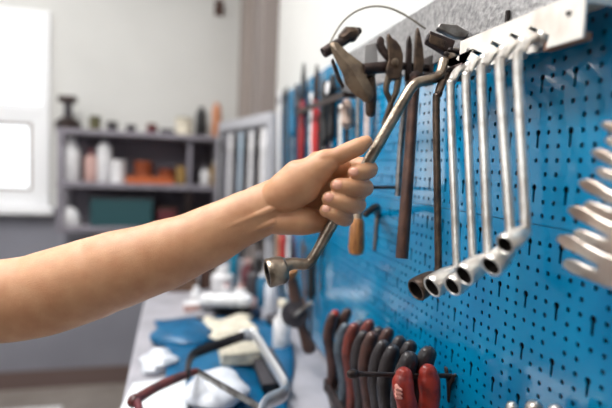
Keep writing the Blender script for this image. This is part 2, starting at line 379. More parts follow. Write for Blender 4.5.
# ------------------------------------------------------------------ slotted rail with the hanging cranked wrenches
brownw = mat('rust_brown_lip', (150, 106, 84), .6)
RX = .338                                           # front face of the slotted plate
rail = thing('slotted_rail', 'cream painted slotted steel rail holding the row of cranked wrenches', 'rail', wx(586, 40, RX))
pa, pb, pc, pd_ = wx(586, -6, RX), wx(586, 38, RX), wx(460, 84, RX), wx(460, 57, RX)
zt, zl = wx(520, 19, RX).z, wx(520, 56, RX).z
yn, yf = pa.y, wx(459, 62, RX).y
wr_px = [(536, 40), (517, 47), (498, 55), (479, 63), (464, 70), (447, 77)]       # where each upper arm passes the plate
ys = sorted(wx(a, b, RX).y for a, b in wr_px)
edge = [(yn, zt), (yn, zl)]
for tx, ty in wr_px:                                # slanted notches open at the lower edge
    for dx, dy, low in ((13, 0, 1), (16, -5, 0), (-3, -14.5, 0), (-5, -11, 0), (5, -4, 0), (4, 0, 1)):
        p = wx(tx + dx - 3, ty + dy, RX); edge.append((p.y, zl if low else p.z))
edge += [(yf, zl), (yf, zt)]
MB().prism([(RX, y, z) for y, z in edge], V((.0025, 0, 0))).build('slotted_plate', whiteplate, rail, sharp=30)
MB().bx(RX, BX - .0005, yn, yf, zt, zt + .0025).build('top_flange', whiteplate, rail)
for y in (yn + .001, (yn + yf) / 2, yf - .002): MB().bx(RX + .003, BX - .0005, y - .001, y + .001, zl + .03, zt).build('bracket', whiteplate, rail)
for y in (yn + .018, yf - .02): MB().lathe((RX, y, zt - .012), (-1, 0, 0), [(.003, 0), (.003, .0012), (.002, .002), (.0004, .0022)], 12).build('rivet', steel, rail)
e0, e1 = wx(462, 66, RX), wx(424, 80, RX); e1.z = e0.z
MB().tube([e0, e1], .004, 10, dome=True).build('end_bar', iron, rail); MB().tube([e1, V((BX - .0005, e1.y, e1.z))], .004, 10, dome=True).build('end_stay', iron, rail)
MB().bx(RX + .003, RX + .012, wx(580, 40, RX).y, wx(541, 44, RX).y, zl - .001, zl + .006).build('rusty_lip', brownw, rail)
y0, y1 = wx(580, 0, BX).y, wx(346, 42, BX).y
MB().bx(BX - .0035, BX - .0005, y0, y1, zt + .006, ZT + .002).build('backing_sheet', foil, rail)
MB().tube([(BX - .006, wx(512, 14, BX).y, zt + .012), (BX - .006, wx(512, 14, BX).y, zt + .034)], .0028, 8).build('slot', socketdark, rail)  # solid dark rod drawn as the slot
SH = .306
specs = [  # top, bend, foot, mouth in the photograph; shaft radius, socket radius, socket length
 ((449, 76), (436, 92), (438.5, 276), (415.5, 290.5), .0050, .0138, rust, 'rust-brown cranked tube wrench at the left end of the hanging row'),
 ((464, 69), (450, 79), (457, 270), (431.5, 287.5), .0052, .0126, chrome, 'bright cranked tube wrench hanging right beside the rust-brown one'),
 ((479, 62), (465.5, 71), (473.5, 271), (452, 286.5), .0052, .0112, chrome, 'third hanging cranked wrench from the rusty one, its mouth tucked between two others'),
 ((498, 54), (481, 64), (488.5, 258), (463.5, 275.5), .0056, .0116, chrome, 'fourth wrench of the hanging row, between two bright ones, wide pale socket'),
 ((517, 46), (499, 57), (511.5, 247), (490.5, 266.5), .0056, .0108, chrome, 'fifth hanging cranked wrench, second from the right end of the rail'),
 ((536, 39), (517, 50), (526, 231), (504.5, 245), .0052, .0094, chrome, 'rightmost and shortest of the cranked wrenches hanging from the cream rail')]
for top, bend, foot, mo, rs, rk, m, lab in specs:
    t, b, f = wx(*top, RX - .001), wx(*bend, SH), wx(*foot, SH)
    w = thing('cranked_wrench', lab, 'wrench', b, 'cranked wrenches hanging from the slotted rail')
    fm = P(*mo, 0 + (f - O).dot(VIEW) - .015)
    ax = (fm - f).normalized(); L = (fm - f).length * .86; back = fm - ax * L
    up = V((BX - .012, t.y, t.z)) + V((0, 0, .004))
    pts = [up, t, t.lerp(b, .55) + V((0, 0, .002)), b + V((.003, 0, -.003)), b.lerp(f, .06), b.lerp(f, .5), b.lerp(f, .95), f + V((-.001, 0, -.002)), f.lerp(back, .6), back + ax * .006]
    p_, r_ = spline(pts, [(rs * k, rs * k * q) for k, q in ((1.25, 1), (1.15, 1), (1.05, .95), (1.05, .9), (1, .85), (1, .85), (1, .85), (1.08, .95), (1.1, 1), (1.3, 1.3))], 5)
    MB().tube(p_, r_, 8, side=V((0, 1, 0)), phase=.5).build('shaft', m, w, sharp=55)
    open_socket(w, fm, ax, rk, L, m)
    MB().lathe(t + V((.004, 0, .001)), (1, 0, .15), [(rs * 1.2, -.003), (rs * 1.75, 0), (rs * 1.75, .020), (rs * 1.5, .022)], 16).build('upper_socket', m, w)
# ------------------------------------------------------------------ peg rod with the rusted tools, left of the rail
pz = .70
pegb = wx(452, 56, BX - .0005); pege = P(322, 66, .80)
pega = V((BX - .0005, wx(430, 66, BX).y, pege.z))
rod = thing('peg_rod', 'dark steel peg rod carrying the rusted pliers beside the rail', 'peg', pega)
pe = V((P(386, 66, .77).x, pega.y + .004, pega.z))
MB().tube([pega, pega.lerp(pe, .5), pe], .0062, 12, dome=True).build('rod', iron, rod)
MB().box(pega + V((-.002, 0, -.004)), (.003, .03, .045)).build('mounting_plate', iron, rod, bevel=.003)
def slab(px, z, th, name, m, root, bev=.0015, dirn=None):
    """plate with the given outline (photo pixels) facing the room at depth z, th thick, extruded away from the viewer"""
    return MB().prism([P(x, y, z) for x, y in px], (dirn or VIEW) * th).build(name, m, root, bevel=bev)
# wedge-jawed clamp
cl = thing('wedge_clamp', 'weathered iron wedge clamp with a dark screw bolt, under the wire loop', 'clamp', P(350, 70, .76))
ou = [(329.5, 44), (333, 41.5), (338, 43), (347, 51.5), (357, 59), (363, 63.5), (367, 68.5), (367.5, 78), (373, 90), (373.5, 97), (370, 102), (364, 102), (358.5, 97.5), (351, 91.5), (345.5, 84), (343, 75), (337.5, 64), (332, 53)]
n = len(ou); vs = [P(x, y, .757) for x, y in ou] + [P(x, y, .777) for x, y in ou] + [P(336, 50, .751), P(352, 70, .747), P(366, 94, .751)]
fs = [(i, (i + 1) % n, (i + 1) % n + n, i + n) for i in range(n)] + [tuple(range(n, 2 * n))[::-1]]
sp = lambda i: 2 * n + (0 if i in (0, 1, 2, 3, 16, 17) else 1 if i in (4, 5, 6, 7, 14, 15) else 2)
for i in range(n):
    a, b = sp(i), sp((i + 1) % n); fs.append((i, (i + 1) % n, b) if a == b else (i, (i + 1) % n, b, a))
MB().add(vs, fs).build('jaw_body', rustgrey, cl, bevel=.0008, sharp=20)
slab([(333, 57), (337, 66), (341, 78), (345, 86), (343, 88), (338, 80), (334, 69), (331, 60)], .775, .012, 'rear_jaw', iron, cl, .002)
b0, b1 = P(323.5, 53, .765), P(352, 35.5, .775)
MB().tube([b0, b0.lerp(b1, .25), b0.lerp(b1, .6), b1], [.0082, .0088, .0078, .0074], 14, dome=False).build('bolt', iron, cl)
MB().tube([P(344, 37.5, .772), P(349, 33.5, .772), P(353, 33, .772)], [.0095, .0118, .0098], 8, dome=True).build('bolt_head', rust, cl)
MB().tube([P(351.5, 36.5, .774), P(356, 32, .774), P(358, 31, .774)], [.009, .0078, .006], 8, dome=True).build('nut', iron, cl)
MB().tube([P(363, 69, .757), P(388, 67, .768)], [.0085, .0092], 12).build('tommy_bar', iron, cl)
# curved-jaw pliers
al = thing('curved_jaw_pliers', 'rusted pliers with hooked upper jaws hanging beside the wedge clamp', 'pliers', P(390, 75, .74))
slab([(387, 33.5), (389.5, 33), (392.5, 37.5), (397, 40.5), (401, 46), (403.5, 55), (403, 68), (400.5, 79), (388, 79), (386, 69), (388.5, 60), (388, 47)], .7505, .014, 'jaw', rust, al, .003)
slab([(378, 36.5), (381.5, 35.5), (384.5, 38.5), (384.5, 44), (388, 50), (389, 60), (386, 58), (379.5, 50), (376.5, 44)], .7525, .012, 'hook_jaw', iron, al, .003)
MB().lathe(P(395, 62, .7495), BACK, [(.0055, -.002), (.0055, .002), (.0035, .003), (.0005, .0032)], 14).build('rivet', rustgrey, al)
for a in ([(389, 76), (386, 90), (391, 104), (389, 122)], [(399, 76), (396, 92), (390, 106), (384, 124)]):
    p_, r_ = spline([P(x, y, .757 + .003 * k) for k, (x, y) in enumerate(a)], [.0055, .0046, .0042, .004], 5); MB().tube(p_, r_, 10, dome=True).build('handle', rustgrey, al)
# long pincers with one dark bar handle in view
pn = thing('long_pincers', 'dark brown long-handled pincers with two upright pointed jaws', 'pincers', P(412, 90, .70))
slab([(405, 80), (406, 60), (407, 40), (408.5, 35), (411, 36), (412.5, 44), (412.5, 80)], .766, .010, 'jaw', iron, pn, .002)
slab([(413.5, 84), (414, 66), (415.5, 40), (416.5, 28), (418.5, 26.5), (421, 33), (423.5, 48), (424.5, 64), (422, 82)], .764, .012, 'jaw', rust, pn, .002)
MB().lathe(P(415.5, 77, .762), BACK, [(.0092, -.006), (.0092, .002), (.0065, .0035), (.0005, .004)], 16).build('pivot', iron, pn)
p_ = [P(415, 78, .765), P(413, 104, .762), P(408.5, 170, .741), P(403.5, 236, .729), P(401.8, 258.5, .725)]
MB().tube(p_, [(.0100, .0086), (.0094, .008), (.0103, .0085), (.0111, .009), (.0111, .009)], 14, side=VIEW).build('handle', mat('dark_brown_iron', (88, 60, 48), .5, .35, (62, 42, 36), 50, .3, 160), pn, sharp=50)
p_ = [P(410, 78, .775), P(405, 104, .78), P(400.5, 150, .785), P(398, 196, .785)]
MB().tube(p_, [.006, .0052, .005, .005], 12, side=VIEW).build('handle', steel, pn)
pp = P(415, 75, .772); MB().tube([pp, V((BX + .004, pp.y, pp.z))], .003, 8).build('hanging_peg', iron, pn)
# wire loop
lp = MB(); q = [(330, 43, .765), (335, 33, .765), (343, 21.5, .763), (354, 12.5, .76), (366, 7.5, .755), (378, 6.2, .75), (391, 8.5, .745), (404, 14.5, .742), (416, 22, .742), (425, 28.5, .745)]
p_, r_ = spline([P(*a) for a in q], [.00155] * len(q), 5); lp.tube(p_, r_, 8, dome=True)
tag(lp.build('wire_loop', mat('wire_grey', (150, 146, 136), .5, .5)), 'thin grey wire loop arching over the rusted pliers', 'wire')
sc = thing('steel_scraper', 'pale grey flat scraper blade hanging behind the bar of the wedge clamp', 'scraper', P(371, 60, .773))
slab([(365, 45), (376.5, 42), (378, 66), (374, 82), (368, 82), (364, 66)], .7665, .003, 'blade', mat('scraper_grey', (170, 168, 168), .4, .5), sc, .0008)
p_ = [P(371, 80, .768), P(371, 96, .770), P(370.5, 112, .772)]; MB().tube(p_, [.007, .009, .008], 12, dome=True).build('handle', rust, sc)
# toggle clamp block fixed on the end of the rail
tg = thing('toggle_clamp', 'small dark iron clamp block fixed at the far end of the cream rail', 'clamp', P(440, 45, .66))
slab([(426.5, 40), (430, 30), (456, 40), (451.5, 52.5), (448, 53)], .655, .018, 'block', iron, tg, .002)
slab([(430.5, 34), (446.5, 40.5), (444, 48), (429, 42.5)], .6535, .002, 'face_plate', rust, tg, .0006)
slab([(437, 28), (440, 22.5), (457, 24), (470, 31), (466, 38), (455, 37)], .675, .012, 'bracket', steel, tg, .002)
for a in ([(450, 50), (459, 52), (468, 49), (478, 52)], [(446, 54), (455, 60), (462, 60)]):
    p_, r_ = spline([P(x, y, .652) for x, y in a], [.0034] * len(a), 4); MB().tube(p_, r_, 8, dome=True).build('lever', iron, tg)
# ------------------------------------------------------------------ open-end spanners on the right, tips toward the room
spm = mat('pale_satin_steel', (226, 218, 210), .28, .9, (176, 158, 146), 30, .1, 200)
labs = ['topmost of the pale open-end spanners, its jaw cut by the picture edge', 'second pale open-end spanner from the top at the right edge', 'third pale open-end spanner from the top, middle of the right-hand stack',
        'fourth pale open-end spanner from the top, large and wavy', 'lowest and longest pale open-end spanner at the right edge']
tips = [(600, 125, .62), (590, 153, .76), (577, 184, .9), (566, 211, .95), (555, 240, 1.0)]
OUT = [(555, 240), (558, 235), (566, 234), (576, 238), (588, 246), (602, 253), (615, 258), (670, 271), (670, 293), (622, 291), (604, 287), (585, 279), (571, 274), (562, 267), (562, 262), (566, 258.5), (577, 261.5), (589, 267), (597, 270), (598, 267), (588, 261), (576, 254), (563, 248)]
for i, ((px, py, s), lab) in enumerate(zip(tips, labs)):
    x = .330
    w = thing('open_end_spanner', lab, 'spanner', wx(px, py, x), 'open-end spanners stacked at the right edge')
    q = lambda a, b, xx=x: wx(px + (a - 555) * s, py + (b - 240) * s, xx)
    MB().prism([q(a, b) for a, b in OUT], V((.0085, 0, 0))).build('forged_head_and_shank', spm, w, bevel=.0036, sharp=60)
    MB().prism([q(a, b, x - .0008) for a, b in [(628, 267), (664, 274), (664, 285), (628, 281)]], V((.002, 0, 0))).build('raised_panel', spm, w)
    e = q(655, 280); MB().tube([e + V((.005, 0, 0)), V((BX + .004, e.y, e.z))], .003, 10).build('hanging_peg', iron, w)
# ------------------------------------------------------------------ rack of gripped pliers below, and the long hook
rackx = .335
ra, rb = wx(337, 352, rackx), wx(420, 452, rackx)
rk = thing('plier_rack', 'dark steel bar rack fixed low on the blue panel, full of pliers', 'rack', V((BX, (ra.y + rb.y) / 2, ra.z)))
zr = H - .452
MB().bx(rackx + .012, rackx + .016, rb.y, ra.y, zr - .012, zr + .012).build('rail_bar', iron, rk, bevel=.001)
MB().bx(rackx - .026, rackx - .022, rb.y, ra.y, zr - .012, zr + .012).build('rail_bar', iron, rk, bevel=.001)
for y in (ra.y - .002, rb.y + .002): MB().bx(rackx - .026, BX - .0005, y - .002, y + .002, zr - .012, zr + .012).build('end_bracket', iron, rk)
def grip(root, top, h, m, r, dx, name='grip', wob=0):
    """one dipped handle: rounded top, slight waist, running down to the rack"""
    pts = [top + V((dx * a, wob * math.sin(a * 5), -h * a)) for a in (0, .12, .3, .5, .72, 1)]
    pts[0] += V((.006, 0, 0)); pts[2] += V((-.004, 0, 0)); pts[4] += V((.004, 0, 0))
    p_, r_ = spline(pts, [(r * .95, r * .8), (r * 1.12, r * .9), (r * 1.05, r * .85), (r * .95, r * .8), (r, r * .8), (r * .8, r * .7)], 5)
    return MB().tube(p_, r_, 14, side=V((1, 0, 0)), dome=True).build(name, m, root)
pl = [((337, 310), gripbrown, 'far left pliers of the rack, brown grips with red end'), ((349, 322), gripblue, 'second pliers in the rack, blue-grey grips behind the rust-red pair'),
      ((358, 322), griprust, 'pliers with rust-red grips, third from the far end of the rack'), ((367, 330), griprough, 'grey gripped pliers just right of the rust-red pair'),
      ((376, 331), gripbrown, 'brown gripped pliers in the middle of the rack'), ((387, 340), griprough, 'dark grey pliers, third from the near end of the rack'),
      ((397, 345), griprough, 'dark grey pliers, second from the near end of the rack'), ((414, 353), griprough, 'nearest dark grey pliers in the rack, directly behind the red grips')]
for (px, py), m, lab in pl:
    t = wx(px, py + 4, .325)
    root = thing('pliers', lab, 'pliers', t, 'gripped pliers in the low rack')
    h = t.z - zr - .002
    r = .0112 if px < 380 else .0118 if px < 410 else .0135; grip(root, t + V((-.013, 0, -.004)), h, m, r, .006, wob=.004); grip(root, t + V((.017, .004, 0)), h, m, r, -.006, wob=.004)
    if px == 337: MB().lathe(t + V((-.004, 0, .004)), (0, 0, 1), [(.009, -.006), (.0085, 0), (.005, .004), (.0005, .0045)], 12).build('end_cap', gripred, root)
    y = t.y + .002; zz = zr
    MB().tube([(t.x + .001, y, zz + .006), (t.x + .001, y, zz - .012), (t.x + .001, y, zz - .05)], [(.013, .006), (.014, .006), (.004, .004)], 12, side=V((1, 0, 0))).build('jaws', steel, root)
    MB().lathe((t.x, y - .006, zz - .016), (0, -1, 0), [(.005, 0), (.005, .002), (.003, .003), (.0004, .0031)], 12).build('rivet', iron, root)
hk = thing('long_hook', 'long dark wire hook with a ball end sticking out above the pliers', 'hook', wx(452, 376, BX))
h0 = wx(452, 376, BX - .0005); h1 = P(353, 374, .72); h1.z = h0.z + .004; h1.y = h0.y + .0
h1 = on(1, 353, 374, h0.y)
MB().tube([h0, h0.lerp(h1, .5), h1], .0034, 10).build('rod', iron, hk)
MB().tube([h1 + V((.003, 0, 0)), h1, h1 - V((.003, 0, 0))], [.0058, .0068, .0058], 12, dome=True).build('ball_end', iron, hk)
for sy in (-1, 1): MB().tube([h0 + V((-.003, sy * .012, .006)), h0 + V((-.004, 0, -.012)), h0 + V((-.003, 0, -.036))], [.0028, .0034, .002], 8, dome=True).build('mounting_leg', iron, hk)
rp = thing('slip_joint_pliers', 'worn red dipped grips of slip-joint pliers straddling the long hook', 'pliers', P(415, 385, .62))
def rgrip(l, r, nm='grip'):
    p_, r_ = spline([P(*a) for a in l], [(r * k, r * k * .8) for k in (.85, 1.05, 1.0, .95, 1.0, .85)], 6)
    return MB().tube(p_, r_, 16, side=RIGHT, dome=True).build(nm, gripred, rp)
rgrip([(404, 376, .66), (403, 383, .658), (404, 393, .656), (406, 400, .654), (409, 414, .653), (413, 432, .652)], .0140)
rgrip([(428, 373, .672), (429, 382, .672), (430, 393, .672), (429, 403, .672), (427, 418, .672), (424, 436, .672)], .0146)
for k in range(3): MB().tube([P(396.5, 386 + 4 * k, .648), P(398, 389 + 4 * k, .643), P(401, 390 + 4 * k, .641)], [.003, .0034, .002], 8, dome=True).build('grip_ridge', mat('worn_pink%d' % k, (206, 140, 126), .6), rp)
p_ = [P(413, 428, .655), P(417, 450, .658), P(418, 475, .66)]
MB().tube(p_, [(.010, .006), (.016, .008), (.006, .005)], 12, side=RIGHT).build('jaws', steel, rp)
# tool whose cream tips just show at the bottom edge
cr = thing('hook_spanner', 'cream and brown tool tops cut off by the bottom edge right of the red grips', 'spanner', wx(532, 405, .345))
for a, b, r in (((512, 407), (508, 440), .006), ((534, 409), (530, 445), .0085), ((556, 412), (553, 445), .007)):
    p0, p1 = wx(*a, .345), wx(*b, .345); MB().tube([p0, p0.lerp(p1, .5), p1], [r, r, r * .8], 12, dome=True).build('prong', spm, cr)
p0, p1 = wx(505, 440, .35), wx(560, 448, .35); MB().tube([p0, p1], .006, 10).build('bar', iron, cr)
MB().tube([p0.lerp(p1, .5), V((BX - .0005, p0.lerp(p1, .5).y, p0.z))], .004, 10).build('hanging_peg', iron, cr)
# wooden-handled scraper hanging behind the hand
aw = thing('wood_handled_scraper', 'scraper with a round wooden handle hanging just below the fingers', 'scraper', wx(357, 235, .30))
a0, a1 = wx(357.5, 218, .30), wx(356, 255, .30)
d = (a1 - a0)
MB().lathe(a0, d, [(.0085, .0), (.0115, .006), (.0128, d.length * .45), (.0138, d.length * .8), (.012, d.length * .95), (.006, d.length)], 18).build('handle', wood, aw)
MB().lathe(a0 - d.normalized() * .014, d, [(.0055, 0), (.0085, .003), (.0088, .015)], 16).build('ferrule', mat('ferrule_pale', (206, 184, 160), .35, .7), aw)
b = a0 - d.normalized() * .012
MB().prism([b + V((0, .012, 0)), b + V((0, -.012, 0)), b + V((0, -.024, .05)), b + V((0, .024, .05))], V((.003, 0, 0))).build('blade', iron, aw, bevel=.0006)
MB().tube([b + V((.002, 0, .04)), V((BX + .004, b.y, b.z + .042))], .003, 8).build('hanging_peg', iron, aw)
hg = thing('bracket_hook', 'dark iron bracket hook poking out from the board beside the little finger', 'hook', wx(372, 212, BX))
p_, r_ = spline([wx(366, 214, .31), wx(376, 207, .335), wx(378, 212, .36), wx(377, 214, BX - .0005)], [.0055, .0066, .006, .006], 5); MB().tube(p_, r_, 10, dome=True).build('arm', iron, hg)
MB().tube([wx(377, 214, BX - .003), wx(374, 250, BX - .003)], [(.007, .0022), (.004, .0022)], 10, side=V((0, 1, 0))).build('shadow_strip', rustgrey, hg)  # flat strip on the board standing in for the shadow beside the handle

# ------------------------------------------------------------------ far wall: shelving unit and what stands on it
SF, SB = 2.72, 2.945
c_ = lambda px, py: by(px, py, SF)
sx0, sx1 = c_(57, 150).x, c_(221, 150).x
zs = [c_(140, 132).z, c_(140, 184).z, c_(140, 228).z]
su = thing('shelving_unit', 'dark grey shelving unit fixed to the far wall beside the window', 'shelf', ((sx0 + sx1) / 2, (SF + SB) / 2, zs[2]))
for x in (sx0, sx1 - .03):
    for y in (SF, SB - .03): MB().bx(x, x + .03, y, y + .03, zs[2] - .03, zs[0] - .016).build('upright', shelfgrey, su)
for z in zs: MB().bx(sx0 - .004, sx1 + .004, SF - .004, SB, z - .026, z).build('shelf_board', shelfgrey, su, bevel=.003)
MB().bx(sx0 + .03, sx1 - .03, SB - .012, SB - .004, zs[2] + .0005, zs[0] - .031).build('back_panel', shelfback, su)
MB().bx(c_(188, 150).x, c_(192, 150).x, SF + .02, SB - .013, zs[1] + .0005, zs[0] - .031).build('divider', shelfgrey, su)
MB().bx(c_(186, 200).x, c_(191, 200).x, SF + .02, SB - .013, zs[2] + .0005, zs[1] - .031).build('divider', iron, su)
def bottle(label, px, py_top, py_base, w, zb, body, cap, cat='bottle', name='bottle', shoulder=.72, y=SF + .09, group=None, capname='cap'):
    b = by(px, py_base, y); h = (py_base - py_top) * y / F * 1.0; r = w * y / F / 2; b.z = zb
    t = thing(name, label, cat, b, group)
    MB().lathe(b, (0, 0, 1), [(r * .9, .0005), (r, .006), (r, h * shoulder * .95), (r * .92, h * shoulder), (r * .42, h * (shoulder + .12)), (r * .4, h * .86)], 20).build('body', body, t)
    MB().lathe(b + V((0, 0, h * .855)), (0, 0, 1), [(r * .5, 0), (r * .5, h * .13), (r * .44, h * .145)], 16).build(capname, cap, t); return t
def can(label, px, py_top, py_base, w, zb, body, lid, cat='can', name='can', y=SF + .09):
    b = by(px, py_base, y); h = (py_base - py_top) * y / F; r = w * y / F / 2; b.z = zb
    t = thing(name, label, cat, b)
    MB().lathe(b, (0, 0, 1), [(r, .0005), (r * 1.03, .004), (r, .008), (r, h * .9), (r * 1.03, h * .93), (r * 1.0, h * .95)], 20).build('body', body, t)
    MB().lathe(b + V((0, 0, h * .95)), (0, 0, 1), [(r * .96, 0), (r * .96, h * .05), (r * .9, h * .055)], 20).build('lid', lid, t); return t
def carton(label, px0, px1, py_top, py_base, zb, m, m2, cat='box', name='carton', y=SF + .05, dy=.1):
    a, b = by(px0, py_base, y), by(px1, py_base, y); h = (py_base - py_top) * y / F
    t = thing(name, label, cat, ((a.x + b.x) / 2, y + dy / 2, zb))
    MB().bx(a.x, b.x, y, y + dy, zb + .0005, zb + h * .93).build('body', m, t, bevel=.003)
    MB().bx(a.x - .002, b.x + .002, y - .002, y + dy + .002, zb + h * .93, zb + h).build('lid', m2, t, bevel=.002); return t
white = plain((234, 232, 234), .5); cream = plain((226, 216, 196), .6); black = plain((26, 24, 26), .5); teal = plain((34, 78, 84), .55); maroon = plain((96, 36, 44), .5)
orange = plain((196, 98, 48), .6); dorange = plain((150, 74, 40), .6); olive = plain((92, 88, 58), .6); gold = plain((150, 118, 62), .55); green = plain((70, 80, 60), .6); grey = plain((146, 144, 150), .5)
dgrey = plain((66, 62, 66), .5); tealb = plain((24, 104, 140), .5); red = plain((168, 44, 38), .45); pink = plain((206, 168, 160), .6); brown = plain((90, 64, 54), .6); copper = plain((200, 132, 92), .5)
# top shelf
b = by(68, 128, SF + .1); b.z = zs[0]
t = thing('bench_vise', 'black spool-shaped vise on the top shelf next to the window', 'vise', b)
MB().lathe(b, (0, 0, 1), [(.062, .0005), (.064, .03), (.05, .045), (.03, .06)], 18).build('base', iron, t)
MB().lathe(b + V((0, 0, .058)), (0, 0, 1), [(.022, 0), (.02, .06), (.026, .075)], 14).build('column', dgrey, t)
MB().bx(b.x - .045, b.x + .04, b.y - .03, b.y + .03, zs[0] + .132, zs[0] + .168).build('jaw', iron, t, bevel=.008)
can('small olive green tin on the top shelf right of the black vise', 95, 115, 128, 10, zs[0], olive, dgrey)
can('low dark tin on the top shelf under the pale wall, third from the left', 112, 120, 129, 10, zs[0], dgrey, olive)
can('lowest dark pot on the middle of the top shelf', 131, 123, 130, 9, zs[0], dgrey, black, name='pot', cat='pot')
can('squat reddish brown pot on the top shelf', 152, 122, 131, 10, zs[0], maroon, gold, name='pot', cat='pot')
carton('long low dark box on the top shelf left of the cream jar', 160, 174, 127, 132, zs[0], dgrey, grey)
can('cream lidded jar on the top shelf left of the black bottle', 184, 117, 134, 16, zs[0], cream, green, cat='jar', name='jar')
bottle('tall black bottle standing near the right end of the top shelf', 201, 106, 134, 11, zs[0], black, black, shoulder=.8)
bottle('tall copper-orange canister at the right end of the top shelf', 216, 103, 136, 9, zs[0], copper, copper, name='canister', cat='canister', shoulder=.84)
# middle shelf
bottle('white plastic bottle at the left end of the middle shelf', 72, 140, 180, 14, zs[1], white, white)
bottle('dusky pink bottle on the middle shelf, second from the left', 91, 150, 180, 12, zs[1], pink, maroon)
bottle('tallest white bottle on the middle shelf with a narrow cap', 104, 139, 180, 13, zs[1], white, grey, shoulder=.8)
can('short white tub on the middle shelf just right of the tallest bottle', 118, 160, 181, 13, zs[1], white, white, name='tub', cat='tub')
carton('long shallow orange tray on the middle shelf', 126, 174, 175, 182, zs[1], orange, dorange, name='tray', cat='tray', y=SF + .02, dy=.09)
can('burnt orange bowl on the middle shelf behind the long tray', 143, 162, 182, 17, zs[1], dorange, orange, name='bowl', cat='bowl', y=SF + .162)
can('red-brown tin on the middle shelf beside the burnt orange bowl', 166, 168, 182, 15, zs[1], dorange, maroon, y=SF + .162)
carton('gold-brown box on the middle shelf left of the divider', 176, 185, 163, 182, zs[1], gold, brown)
bottle('small white bottle in the right bay of the middle shelf', 205, 166, 184, 10, zs[1], white, grey)
bottle('amber gold jar in the right bay of the middle shelf', 215, 160, 184, 11, zs[1], gold, cream, name='jar', cat='jar')
# lower shelf
carton('dark teal crate on the lowest visible shelf', 90, 152, 196, 224, zs[2], teal, dgrey, name='crate', cat='crate')
b = by(72, 228, SF + .08); b.z = zs[2]
mb = MB(); 
def lump(mb, c, rx_, ry_, rz_, seed, amp=.25, n=18, m=12, flat=True):
    rd = random.Random(seed); w = [(V((rd.uniform(-1, 1), rd.uniform(-1, 1), rd.uniform(-1, 1))) * rd.uniform(1.5, 5), rd.uniform(0, 6)) for _ in range(9)]
    vs = []
    for i in range(m + 1):
        th = math.pi * i / m
        for j in range(n):
            ph = 2 * math.pi * j / n; d = V((math.sin(th) * math.cos(ph), math.sin(th) * math.sin(ph), math.cos(th)))
            k = 1 + amp * sum(math.sin(a.dot(d) + p) for a, p in w) / 3.2
            q = V((d.x * rx_ * k, d.y * ry_ * k, d.z * rz_ * k))
            if flat: q.z = max(q.z, -rz_ * .5)
            vs.append(c + q + V((0, 0, rz_ * .5 + .0005)))
    fs = [(i * n + j, (i + 1) * n + j, (i + 1) * n + (j + 1) % n, i * n + (j + 1) % n) for i in range(m) for j in range(n)]
    return mb.add(vs, fs)
tag(lump(mb, b, .045, .045, .055, 4).build('rag', white), 'crumpled white rag at the left end of the lowest visible shelf', 'rag')
carton('small reddish box at the right of the lowest visible shelf', 158, 176, 208, 226, zs[2], maroon, brown)
b = by(219, 8, RY)
wb = thing('wall_bracket', 'small brown bracket high on the far wall beside the taupe trim', 'bracket', b)
MB().bx(b.x - .025, b.x + .025, RY - .006, RY - .0005, b.z - .045, b.z + .04).build('plate', brown, wb, bevel=.002); MB().tube([b - V((0, .006, 0)), b - V((0, .05, .01)), b - V((0, .055, -.03))], .009, 10, dome=True).build('arm', brown, wb)
a, b = by(-40, 404, 2.5), by(62, 404, 2.5)
wt = thing('floor_box', 'white low box on the floor at the lower left picture edge', 'box', ((a.x + b.x) / 2, 2.35, 0))
MB().bx(a.x, b.x, 2.15, 2.5, .0005, .075).build('body', white, wt, bevel=.004); MB().bx(a.x - .004, b.x + .004, 2.146, 2.504, .075, .095).build('lid', white, wt, bevel=.004)
# ------------------------------------------------------------------ work bench along the tool wall
BZ, BY0, BY1, BXL = H - .50, .50, 2.55, -.095
bn = thing('workbench', 'long pale workbench running under the tool boards, cluttered with tools', 'bench', ((BXL + WX) / 2, (BY0 + BY1) / 2, 0))
MB().bx(BXL, WX - .001, BY0, BY1, BZ - .04, BZ).build('bench_top', benchm, bn, bevel=.004)
for y in (BY0 + .06, (BY0 + BY1) / 2, BY1 - .1):
    for x in (BXL + .02, WX - .07): MB().bx(x, x + .05, y, y + .05, 0, BZ - .041).build('leg', grey, bn, bevel=.003)
MB().bx(BXL + .015, BXL + .03, BY0 + .06, BY1 - .06, BZ - .18, BZ - .041).build('apron', benchm, bn)
MB().bx(BXL + .03, WX - .03, BY0 + .06, BY1 - .06, .2, .22).build('undershelf', grey, bn)
zt_ = lambda px, py, dz=0: bz(px, py, BZ + dz)
def sheet(name, quad, m, amp, seed, n=26, lift=.002, thick=.0015, nz=5.0):
    rd = random.Random(seed); w = [(rd.uniform(-1, 1) * nz * 2, rd.uniform(-1, 1) * nz * 2, rd.uniform(0, 6)) for _ in range(8)]
    a, b, c, d = quad; vs = []
    for i in range(n + 1):
        for j in range(n + 1):
            u, v = i / n, j / n; p = (a * (1 - u) + b * u) * (1 - v) + (d * (1 - u) + c * u) * v
            s = sum(math.sin(x * u + y * v + q) for x, y, q in w) / 8
            p = p + V((.012 * math.sin(7 * v + seed), .02 * math.sin(6 * u + seed), 0)) * (1 if amp > .004 else 0); p.z = a.z + lift + amp * (s + .55 if s > -.55 else 0); vs.append(p)
    fs = [(i * (n + 1) + j, (i + 1) * (n + 1) + j, (i + 1) * (n + 1) + j + 1, i * (n + 1) + j + 1) for i in range(n) for j in range(n)]
    o = MB().add(vs, fs).build(name, m); s_ = o.modifiers.new('t', 'SOLIDIFY'); s_.thickness = thick; s_.offset = 1; return o
tag(sheet('plastic_cloth', [zt_(158, 322), zt_(285, 326), zt_(292, 440), zt_(172, 440)], bluecloth, .022, 5), 'rumpled blue plastic cloth spread over the bench under the hacksaw', 'cloth')
